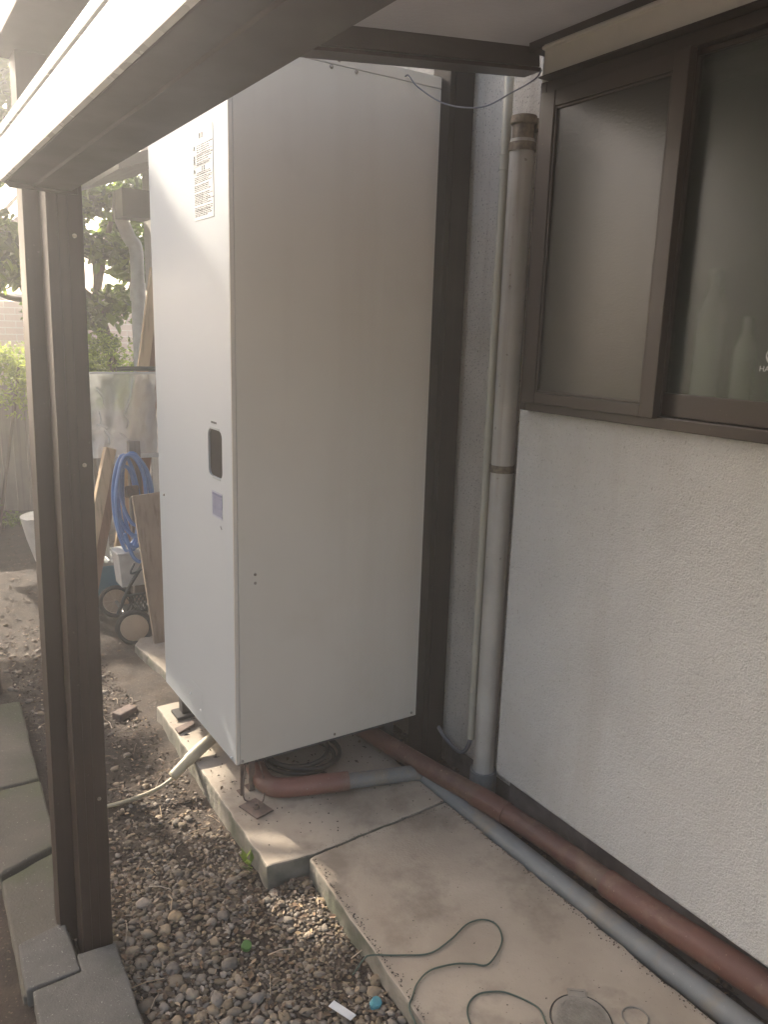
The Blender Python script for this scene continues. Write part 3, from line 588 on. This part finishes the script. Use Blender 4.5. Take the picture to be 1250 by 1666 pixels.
for _ in range(260):       # sparse stones farther off and among the litter
    x = rng.uniform(.0, .96); y = rng.uniform(2.0, 4.4); r = rng.uniform(.005, .016)
    if .16 < x < .40 and y < 3.3 or x > .79: continue
    items.append((x, y, zs(x, y)+r*.2, r*1.2, r*.9, r*.6, rng.uniform(0,6.28), 0, int(rng.integers(16))))
props(scatter('pebbles', items, M['pebble']), kind='stuff')
# crumbs of soil
cr = []
for _ in range(9000):
    x = rng.uniform(-.1, .98); y = rng.uniform(1.0, 3.7); r = rng.uniform(.0012, .0045)
    if inblocks(x, y) or (.17 < x < .385 and y < 3.3): continue
    cr.append((x, y, zs(x, y)+r*.3, r, r, r*.8, 0, 0, int(rng.integers(16))))
iv, ifc = ico(1); variants = [iv*(1+.35*np.array([noise.noise(Vector(p)*1.3+Vector((k*5.1, 1, k))) for p in iv])[:, None]) for k in range(16)]
props(scatter('soil_crumbs', cr, M['soil']), kind='stuff')
def flakes(name, n, mat, sx, area, keep):
    b = B()
    for _ in range(n):
        x = rng.uniform(*area[0]); y = rng.uniform(*area[1])
        if not keep(x, y): continue
        L_ = rng.uniform(*sx); W_ = L_*rng.uniform(.3, .6); a = rng.uniform(0, 6.28); tl = rng.uniform(-.5, .5); cu = rng.uniform(.1, .6)*W_
        m_ = Matrix.Translation((x, y, zs(x, y)+.004+rng.random()*.006)) @ Matrix.Rotation(a, 4, 'Z') @ Matrix.Rotation(tl, 4, 'X') @ Matrix.Rotation(rng.uniform(-.3,.3), 4, 'Y')
        pts = [(-L_,0,0), (-L_*.4,-W_,cu), (L_*.4,-W_*.9,cu), (L_,0,cu*.3), (L_*.4,W_*.9,cu*.8), (-L_*.4,W_,cu), (-L_*.4,0,0), (L_*.4,0,0)]
        b.add([m_ @ Vector(p) for p in pts], [(0,1,6), (1,2,7,6), (2,3,7), (3,4,7), (4,5,6,7), (5,0,6)])
    return props(mesh(name, b, mat), kind='stuff')
ok = lambda x, y: not inblocks(x, y) and not (.16 < x < .39 and y < 3.3)
flakes('leaf_litter', 7000, M['litter'], (.003,.011), ((-.1,.98), (1.72,4.2)), lambda x, y: ok(x, y) and rng.random() < .75)
flakes('leaf_litter_near', 2600, M['litter'], (.004,.013), ((-.1,.90), (1.0,1.9)), lambda x, y: ok(x, y) and (x < .52 or x > .62 or rng.random() < .4))
flakes('pale_litter', 1100, M['litter_pale'], (.003,.010), ((-.1,.97), (1.1,4.2)), ok)
flakes('far_litter', 3000, M['litter'], (.006,.016), ((-1.5,1.5), (3.6,7.5)), lambda x, y: True)
tw = B()
for _ in range(150):
    x = rng.uniform(.0, .95); y = rng.uniform(1.05, 3.2)
    if not ok(x, y): continue
    a = rng.uniform(0, 6.28); l_ = rng.uniform(.02, .09); z_ = zs(x, y)+.008; r_ = rng.uniform(.0006, .0016)
    tw.tube([(x, y, z_), (x+math.cos(a)*l_*.5+rng.normal()*.004, y+math.sin(a)*l_*.5, z_+.006), (x+math.cos(a)*l_, y+math.sin(a)*l_, z_)], r_, 5)
props(mesh('twigs', tw, M['litter_pale']), kind='stuff')

# ------------------------------------------------------------------ things stored behind the cabinet
def rect_between(a, b, wdt, th, wdir):       # a plank from a to b
    a = Vector(a); b = Vector(b); d = (b-a).normalized(); w_ = Vector(wdir); w_ = (w_-d*w_.dot(d)).normalized(); n_ = d.cross(w_)
    c = [a-w_*wdt/2-n_*th/2, a+w_*wdt/2-n_*th/2, a+w_*wdt/2+n_*th/2, a-w_*wdt/2+n_*th/2]
    return B().slant(c, [p+(b-a) for p in c])
props(mesh('wooden_board', rect_between((1.125,3.60,-.045), (1.075,3.70,.668), .165, .022, (1,0,0)), M['board'], bevel=.002), 'wide weathered board leaning upright right behind the cabinet', 'board')
props(mesh('wooden_plank', rect_between((.79,4.15,-.09), (1.055,4.32,.80), .060, .035, (1,.2,0)), M['plank'], bevel=.002), 'pale new plank leaning left of the blue hose', 'plank')
props(mesh('wooden_plank', rect_between((.87,4.22,-.09), (1.09,4.36,.70), .055, .030, (1,.2,0)), M['plank_red'], bevel=.002), 'darker brown plank leaning between the pale plank and the blue hose', 'plank')
props(mesh('wooden_plank', rect_between((1.13,4.62,.0), (1.395,4.52,1.75), .060, .03, (1,0,0)), M['plank'], bevel=.002), 'pale plank rising above the wrinkled plastic sheet', 'plank')
props(mesh('wooden_plank', rect_between((1.22,4.66,.0), (1.43,4.56,1.70), .11, .02, (1,0,0)), M['plank_red'], bevel=.002), 'reddish plank behind the pale plank above the plastic sheet', 'plank')
ps = thing('plastic_sheet', 'clear wrinkled plastic sheet with white edging hanging behind the cabinet', 'plastic sheet', (1.15,4.38,.72))
b = B(); nxs, nzs = 26, 22
b.v = [(.975+.345*i/nxs, 4.36+.030*fbm(i*.16, j*.10, 1.3, 6)+.012*fbm(i*.4, j*.3, 1.5, 2), .745+.45*j/nzs) for j in range(nzs+1) for i in range(nxs+1)]
b.f = [(j*(nxs+1)+i, j*(nxs+1)+i+1, (j+1)*(nxs+1)+i+1, (j+1)*(nxs+1)+i) for j in range(nzs) for i in range(nxs)]
mesh('film', b, M['sheet'], ps, smooth=True)
mesh('edging', B().box(1.10,1.325,4.335,4.345,.735,.758), M['label_white'], ps); mesh('edging', B().box(.975,1.325,4.335,4.345,1.190,1.200), M['label_white'], ps)
mesh('rail', B().tube([(1.12,4.37,1.215), (1.42,4.37,1.215)], .012, 8), M['dark_plastic'], ps)
for nm, (x0, x1, yy, z0, z1) in (('film_fold', (.985,1.03,4.33,.76,1.10)), ):
    f = B()
    for k, (xa, za, xb, zb, ww) in enumerate([(1.0,1.12,1.04,1.02,.012), (1.01,1.0,1.0,.90,.010), (1.03,.90,1.055,.82,.014), (1.19,1.18,1.14,.98,.013), (1.14,.98,1.15,.90,.010), (1.11,.88,1.18,.79,.012), (.995,.93,1.05,.90,.016)]):
        f.tube(smoothline([(xa,4.325,za), ((xa+xb)/2+.012,4.318,(za+zb)/2), (xb,4.326,zb)], 4), [.002]+[ww*.5]*7+[.002], 6)
    mesh(nm, f, M['sheet'], ps, smooth=True)
hs = thing('garden_hose', 'coiled bright blue garden hose hanging above the little cart', 'hose', (1.08,4.0,.3))
hb = B()
for k, (dx, rx, rz, cz, ph) in enumerate([(0,.075,.235,.575,.1), (.02,.085,.205,.60,.5), (-.015,.06,.25,.555,-.2), (.035,.075,.18,.62,.3), (.0,.05,.20,.54,.9), (.04,.065,.22,.585,-.5)]):
    pts = []
    for i in range(33):
        a = 2*math.pi*i/32+ph; pts.append((1.065+dx+rx*math.cos(a)*(1+.1*math.sin(2*a+k)), 3.98+.018*k+.02*math.sin(a), cz+rz*math.sin(a)))
    hb.tube(pts, .0095, 8, caps=False)
mesh('coil', hb, M['blue_hose'], hs, smooth=True)
mesh('loose_end', B().tube(smoothline([(1.02,3.96,.42), (1.05,3.93,.30), (1.10,3.93,.27), (1.15,3.95,.33)]), .0095, 8), M['blue_hose'], hs, smooth=True)
mesh('tie', B().box(1.03,1.10,3.955,3.975,.60,.66, Matrix.Translation((0,0,0))), M['rust'], hs, bevel=.008)
props(mesh('hose_stake', B().box(1.10,1.16,4.12,4.16,-.1,.86), M['fence_wood'], bevel=.003), 'weathered wooden stake carrying the blue hose', 'stake')
ct = thing('hand_cart', 'small two wheeled hand cart with tan wheel discs and a black crate', 'cart', (1.03,3.95,-.085))
wax = Vector((-.30,-.95,.02)).normalized()
def wheel(c, spokes):
    o = mesh('wheel', B().ring(c, wax, .078, .012, 40, 10), M['rubber'], ct, smooth=True)
    c = Vector(c)
    if spokes:
        u = Vector((0,0,1)); v = wax.cross(u).normalized(); b = B().ring(c, wax, .064, .004, 32, 6)
        for k in range(12): a = k*math.pi/6; b.tube([c, c+(u*math.cos(a)+v*math.sin(a))*.064], .003, 5)
        b.disc(c, wax, .015, .02, 16); b.disc(c-wax*.012, wax, .062, .002, 32); mesh('rim', b, M['tan'], o)
    else: mesh('rim', B().tube([c+wax*.004, c+wax*.010, c+wax*.012], [.067,.066,.060], 40), M['tan'], o, smooth=30)
wheel((.985,3.72,.004), False); wheel((1.000,4.12,.012), True)
mesh('axle', B().tube([(.985,3.72,.004), (1.0,4.12,.012)], .009, 10), M['steel'], ct, smooth=50)
mesh('frame', B().tube(smoothline([(.965,3.95,.0), (1.02,3.93,.14), (1.09,3.92,.26), (1.12,3.92,.36)]), .010, 8).tube([(1.09,3.80,.0), (1.12,3.82,.15)], .008, 8).tube(smoothline([(1.05,3.92,.27), (1.03,3.91,.22), (1.11,3.90,.25)]), .005, 6), M['dark_plastic'], ct, smooth=50)
b = B()
for k in range(9):
    b.tube([(.99+.02*k,3.88,.03), (.99+.02*k+.05,3.88,.115)], .003, 5); b.tube([(.99+.02*k+.05,3.879,.03), (.99+.02*k,3.879,.115)], .003, 5)
b.box(.99,1.20,3.875,3.885,.112,.122).box(.99,1.20,3.875,3.885,.022,.032).box(.99,1.20,3.89,4.02,.018,.024)
mesh('crate', b, M['dark_plastic'], ct); mesh('lamp_housing', B().tube(smoothline([(1.0,3.80,.035), (1.03,3.79,.015), (1.06,3.78,.005)]), [.014]*8+[.014]*9, 12), M['steel'], ct, smooth=40)
props(mesh('plastic_bin', B().slant([(1.0,3.98,.128), (1.15,3.98,.128), (1.15,4.10,.128), (1.0,4.10,.128)], [(.985,3.97,.305), (1.16,3.97,.305), (1.16,4.11,.305), (.985,4.11,.305)]).box(.978,1.165,3.963,4.115,.3055,.314), M['white_plastic'], bevel=.004), 'white plastic bin standing on the black crate of the cart', 'bin')
props(mesh('ribbed_bracket', B().box(1.03,1.055,4.44,4.46,-.1,.66), M['label_white']), 'narrow white slotted strip standing behind the white bin', 'strip')
bl = thing('storage_box', 'blue storage box with a pale ribbed lid behind the cart wheel', 'storage box', (.99,4.45,-.085))
mesh('body', B().slant([(.90,4.36,-.085), (1.10,4.36,-.085), (1.10,4.56,-.085), (.90,4.56,-.085)], [(.89,4.35,.145), (1.11,4.35,.145), (1.11,4.57,.145), (.89,4.57,.145)]), M['blue_bin'], bl, bevel=.01)
lb_ = B().box(.885,1.115,4.345,4.575,.1455,.165)
for k in range(7): lb_.tube([(.90+.033*k,4.35,.168), (.90+.033*k,4.57,.168)], .007, 8)
mesh('lid', lb_, M['grey_plastic'], bl, smooth=40)
props(mesh('basin', B().tube([(.86,5.05,.02), (.86,5.05,.16), (.86,5.05,.30), (.86,5.05,.31), (.86,5.05,.30)], [.10,.14,.17,.18,.165], 28), M['white_plastic'], smooth=40), 'white basin standing beyond the posts near the hedge', 'basin')
props(mesh('brick_piece', B().box(.70,.79,2.98,3.03,-.09,-.055, Matrix.Translation((.745,3.0,0)) @ Matrix.Rotation(.5,4,'Z') @ Matrix.Translation((-.745,-3.0,0))), M['rust'], bevel=.006), 'reddish brick piece lying in the soil beside the concrete pad', 'brick')

# ------------------------------------------------------------------ far fence, brick wall, added neighbour house
wf = thing('wooden_fence', 'grey weathered board fence beyond the yard under the lime green shrub', 'fence', (-.2,7.0,-.1))
b = B(); x = -2.6
while x < 1.30:
    wd = random.uniform(.085, .12); b.box(x, x+wd, 7.0+random.uniform(0,.012), 7.03, -.1, .95+random.uniform(-.015,.015)); x += wd+.004
mesh('boards', b, M['fence_wood'], wf); mesh('rail', B().box(-2.6,1.3,7.035,7.08,.70,.77).box(-2.6,1.3,7.035,7.08,.15,.22), M['fence_wood'], wf)
bw = thing('brick_wall', 'pale pink brick wall with dark coping at the far end of the yard', 'wall', (1.0,10.0,-.2))
b = B()
for j in range(25):
    zz = -.16+j*.073; x = -2.0-(.11 if j % 2 else 0)
    while x < 5.0: b.box(x, x+.212, 9.95+random.uniform(0,.004), 10.1, zz, zz+.062); x += .224
mesh('bricks', b, M['brick'], bw); mesh('mortar', B().box(-2.2,5.2,9.962,10.09,-.2,1.655), M['mortar'], bw)
mesh('coping', B().slant([(-2.3,9.88,1.665), (5.3,9.88,1.665), (5.3,10.18,1.665), (-2.3,10.18,1.665)], [(-2.3,9.99,1.74), (5.3,9.99,1.74), (5.3,10.07,1.74), (-2.3,10.07,1.74)]), M['rooftile'], bw)

nb = thing('sky_block_house', 'unseen beige house wall added to cut skylight on the cabinet door', 'house', (-4.2,1.5,-.1))  # unseen house added to block skylight from the cabinet door
mesh('wall', B().box(-4.4,-4.2,-5,5.6,-.1,2.9), M['stucco_old'], nb)
mesh('roof', B().slant([(-7,-5.4,3.9), (-3.8,-5.4,2.9), (-3.8,6.0,2.9), (-7,6.0,3.9)], [(-7,-5.4,3.98), (-3.8,-5.4,2.98), (-3.8,6.0,2.98), (-7,6.0,3.98)]), M['rooftile'], nb)
# grit and dead leaf bits on the slabs, in the gap by the wall and under the cabinet
def grit(name, n, area, z, rr3, mat, edge=None):
    it = []
    for _ in range(n):
        x = rng.uniform(*area[0]); y = rng.uniform(*area[1]); r = rng.uniform(*rr3)
        if edge: x = edge(y)+(1 if edge(1.2) < 1 else -1)*min(.05, rng.exponential(.006))
        it.append((x, y, z+r*.4, r, r*.8, r*.5, rng.uniform(0,6.28), 0, int(rng.integers(16))))
    return props(scatter(name, it, mat), kind='stuff')
grit('edge_dirt', 260, ((0,1), (1.13,1.74)), -.0015, (.0005,.0024), M['soil'], lambda y: .883+.043*(y-1.13)/.615)
grit('edge_dirt_by_pipe', 320, ((0,1), (.8,1.93)), -.0015, (.0006,.0028), M['litter'], lambda y: 1.417+.008*max(0, 1.77-y))
grit('joint_dirt', 260, ((.95,1.42), (1.745,1.785)), -.001, (.0005,.0018), M['soil'])
grit('grit', 90, ((.94,1.41), (.8,1.74)), -.0015, (.0008,.0022), M['soil'])
grit('grit_by_cabinet', 260, ((.83,1.41), (1.80,2.75)), 0, (.0010,.0034), M['soil'])
grit('gap_debris', 900, ((1.43,1.64), (.5,2.6)), -.066, (.003,.010), M['litter'])
b = B()
for _ in range(420):
    k = rng.random()
    if k < .45: x, y, z = rng.uniform(1.50,1.62), rng.uniform(1.72,2.7), -.055+rng.random()*.012
    elif k < .8: x, y, z = rng.uniform(.83,1.4), rng.uniform(2.1,2.8), .004
    else: x, y, z = rng.uniform(1.44,1.60), rng.uniform(.6,1.7), -.06+rng.random()*.01
    L_ = rng.uniform(.004,.014); a = rng.uniform(0,6.28); m_ = Matrix.Translation((x,y,z)) @ Matrix.Rotation(a,4,'Z') @ Matrix.Rotation(rng.uniform(-.6,.6),4,'X')
    b.add([m_ @ Vector(p) for p in ((-L_,0,0), (0,-L_*.4,.002), (L_,0,0), (0,L_*.4,.003))], [(0,1,2), (0,2,3)])
props(mesh('dry_leaf_bits', b, M['litter']), kind='stuff')

# ------------------------------------------------------------------ vegetation
def lit_gap(q, far=False):
    """openings cut in the canopies to place sun patches: where the sunbeam through this point lands on the slab level"""
    t = q.z/SUN.z; gx = q.x-t*SUN.x; gy = q.y-t*SUN.y
    if gy < -.50 and gx < 1.66: return True
    for x0, x1, y0, y1 in ((.775,.90,1.64,1.90), (.775,.868,2.22,2.82), (.90,1.08,2.80,3.30), (.56,.82,2.34,2.58), (.70,.94,2.98,3.54), (.2,.98,5.12,5.44)):
        if x0-.05 < gx < x1+.03 and y0-.04 < gy < y1+.04: return True
    if .15 < gx < .62 and 4.1 < gy < 5.0 and fbm(gx, gy, 4, 8) > .0: return True
    if far and ((1.15 < gx < 2.8 and 1.9 < gy < 3.7) or (.3 < gx < 1.7 and 3.9 < gy < 5.3)) and fbm(gx, gy, 3, 12) > -.35: return True
    return False
def leaves(name, n, mat, parent, clumps, size, slim=.42, droop=.5, gaps=True):
    b = []; Fq = []; o = 0
    for _ in range(n):
        c, rad = clumps[random.randrange(len(clumps))]
        d = Vector(rng.normal(size=3)); d.normalize(); q = Vector(c)+Vector((d.x*rad[0], d.y*rad[1], d.z*rad[2]))*(rng.random()**.45)
        if q.y > 7.0 and q.x > .75 and q.z < 3.7: continue
        if q.z < -.05 or (1.2 < q.x and q.y < 5.62 and q.z < 3.6): continue
        s_ = rng.uniform(*size); ax = Vector((rng.normal(), rng.normal(), rng.normal()*.6-droop)).normalized(); sd = ax.cross(Vector(rng.normal(size=3))).normalized(); nn = ax.cross(sd)
        if gaps and (lit_gap(q, gaps == 2) or lit_gap(q+ax*s_, gaps == 2)): continue  # leaves dropped so sun patches fall where set
        p = [q, q+ax*s_*.35+sd*s_*slim*.5+nn*s_*.08, q+ax*s_*.75+sd*s_*slim*.38+nn*s_*.06, q+ax*s_-nn*s_*.06, q+ax*s_*.75-sd*s_*slim*.38+nn*s_*.06, q+ax*s_*.35-sd*s_*slim*.5+nn*s_*.08]
        b += [v[:] for v in p]; Fq += [(o, o+1, o+2, o+3), (o, o+3, o+4, o+5)]; o += 6
    bb_ = B(); bb_.v = b; bb_.f = Fq
    return mesh(name, bb_, mat, parent)
def clumpset(c, rad, n, cr):
    out = []
    for _ in range(n):
        d = Vector(rng.normal(size=3)); d.normalize(); k = rng.random()**.4; r_ = rng.uniform(*cr)
        out.append(((c[0]+d.x*rad[0]*k, c[1]+d.y*rad[1]*k, c[2]+d.z*rad[2]*k), (r_, r_, r_*.75)))
    return out
def tree(kind, label, base, fork, crown, rad, n, mat, size, nb=9, tr=.06, nclump=40, cr=(.14,.34), group=None, slim=.42, gaps=True):
    t = thing(kind, label, 'tree', base, group); b = B()
    b.tube(smoothline([base, ((base[0]*.4+fork[0]*.6)+.03, (base[1]+fork[1])/2, base[2]*.45+fork[2]*.55), fork], 6), [tr*(1-.35*i/12) for i in range(13)], 10)
    for k in range(nb):
        a = rng.uniform(0, 6.28); e = (crown[0]+rad[0]*.75*math.cos(a), crown[1]+rad[1]*.75*math.sin(a), crown[2]+rad[2]*rng.uniform(-.5,.7))
        m_ = tuple((fork[i]+e[i])/2+rng.normal()*.06 for i in range(3)); b.tube(smoothline([fork, m_, e], 4), [tr*.5*(1-.8*i/8) for i in range(9)], 7)
    mesh('trunk', b, M['bark'], t, smooth=True); leaves('crown', n, M[mat], t, clumpset(crown, rad, nclump, cr), size, slim, gaps=gaps); return t
tree('camellia_tree', 'dark glossy camellia with a leaning bare trunk beyond the house corner', (1.86,6.2,-.1), (1.46,6.2,1.60), (1.16,6.15,2.08), (.80,.5,.66), 7500, 'leaf_dark', (.06,.10), slim=.5, nclump=34, cr=(.10,.24))
tree('camellia_tree', 'dark big leaved branches hanging left of the brown posts', (-.75,5.3,-.1), (-.62,5.3,1.6), (.25,5.0,2.45), (.75,.6,.68), 7000, 'leaf_dark', (.06,.10), slim=.55, nclump=34)
tree('garden_tree', 'sunlit green tree behind the camellias at the end of the yard', (.9,8.2,-.1), (.75,8.2,1.9), (.5,8.2,4.5), (1.9,1.0,2.9), 30000, 'leaf', (.07,.13), nclump=130, cr=(.25,.5), gaps=2)
tree('window_shade_tree', 'tall dark evergreen added to keep sun off the window screen', (.1,8.9,-.1), (.05,8.9,3.2), (-.1,8.8,5.6), (1.0,.6,1.5), 12000, 'leaf_dark', (.07,.12), nclump=60, cr=(.25,.45))  # added tree that blocks the sun patch on the window screen
G2 = 'trees shading the left side of the yard'
tree('garden_tree', 'broad green tree at the far left beyond the fence', (-1.6,8.0,-.1), (-1.6,8.0,2.0), (-1.4,7.8,3.6), (1.8,1.3,1.6), 15000, 'leaf', (.07,.13), nclump=60, cr=(.3,.55), gaps=2)
def bush(kind, label, c, rad, n, mat, size, nclump=20, cr=(.12,.26), slim=.4, group=None, gaps=True):
    t = thing(kind, label, 'shrub', (c[0], c[1], -.1), group); b = B()
    for k in range(7): a = rng.uniform(0, 6.28); b.tube([(c[0]+.03*math.cos(a), c[1]+.03*math.sin(a), -.1), (c[0]+rad[0]*.5*math.cos(a), c[1]+rad[1]*.5*math.sin(a), c[2]+rad[2]*.4)], .012, 6)
    mesh('stem', b, M['bark'], t); leaves('foliage', n, M[mat], t, clumpset(c, rad, nclump, cr), size, slim, gaps=gaps)
bush('shrub', 'lime green fine leaved shrub above the weathered fence', (.68,6.3,1.02), (.5,.35,.26), 9000, 'leaf_lime', (.02,.045))
bush('shrub', 'green feathery shrub between the posts and the leaning planks', (1.35,5.9,1.12), (.34,.25,.26), 6000, 'leaf', (.02,.045))
bush('shrub', 'low dark undergrowth at the foot of the weathered fence', (.3,6.5,.10), (1.0,.4,.22), 5000, 'leaf_dark', (.03,.06))
for i, yy in enumerate((-.6, .9, 2.5, 4.1)):
    bush('reflection_shrub', ('added hedge shrub behind the camera on the garden side', 'added hedge shrub opposite the window', 'added hedge shrub opposite the white cabinet', 'added hedge shrub at the far end of the garden side')[i], (-2.9, yy, .5), (.5,.85,.6), 4500, 'leaf', (.06,.11), 24, (.25,.4), group='unseen hedge added for dark reflections', gaps=False)  # unseen shrubs added to give the window dark reflections
lv = B()
for k in range(9):
    a = rng.uniform(0, 6.28); x, y = .812+.006*k % .03, 1.90-.008*k; L_ = rng.uniform(.03,.06)
    d = Vector((math.cos(a)*.6-.3, math.sin(a)*.6, .8)).normalized(); s_ = d.cross(Vector((0,0,1))).normalized()*L_*.16; q = Vector((.792, y, -.055))
    lv.add([q, q+d*L_*.5+s_, q+d*L_, q+d*L_*.5-s_], [(0,1,2), (0,2,3)])
props(mesh('weed', lv, M['leaf_dark']), 'small green weed at the foot of the slab edge', 'weed')

# ------------------------------------------------------------------ air volume added to imitate lens glare
scene.cycles.volume_bounces = 2
hz = B().box(-26, 26, -16, 41, -1.2, 8.2)
hm = bpy.data.materials.new('glare_haze'); hm.use_nodes = True; t = hm.node_tree; t.nodes.remove(t.nodes['Principled BSDF'])
pv = t.nodes.new('ShaderNodeVolumePrincipled'); pv.inputs['Color'].default_value = (.97,.95,.94,1); pv.inputs['Density'].default_value = .034; pv.inputs['Anisotropy'].default_value = .82
t.links.new(pv.outputs[0], t.nodes['Material Output'].inputs['Volume'])
ho = mesh('glare_haze', hz, hm); props(ho, kind='stuff')
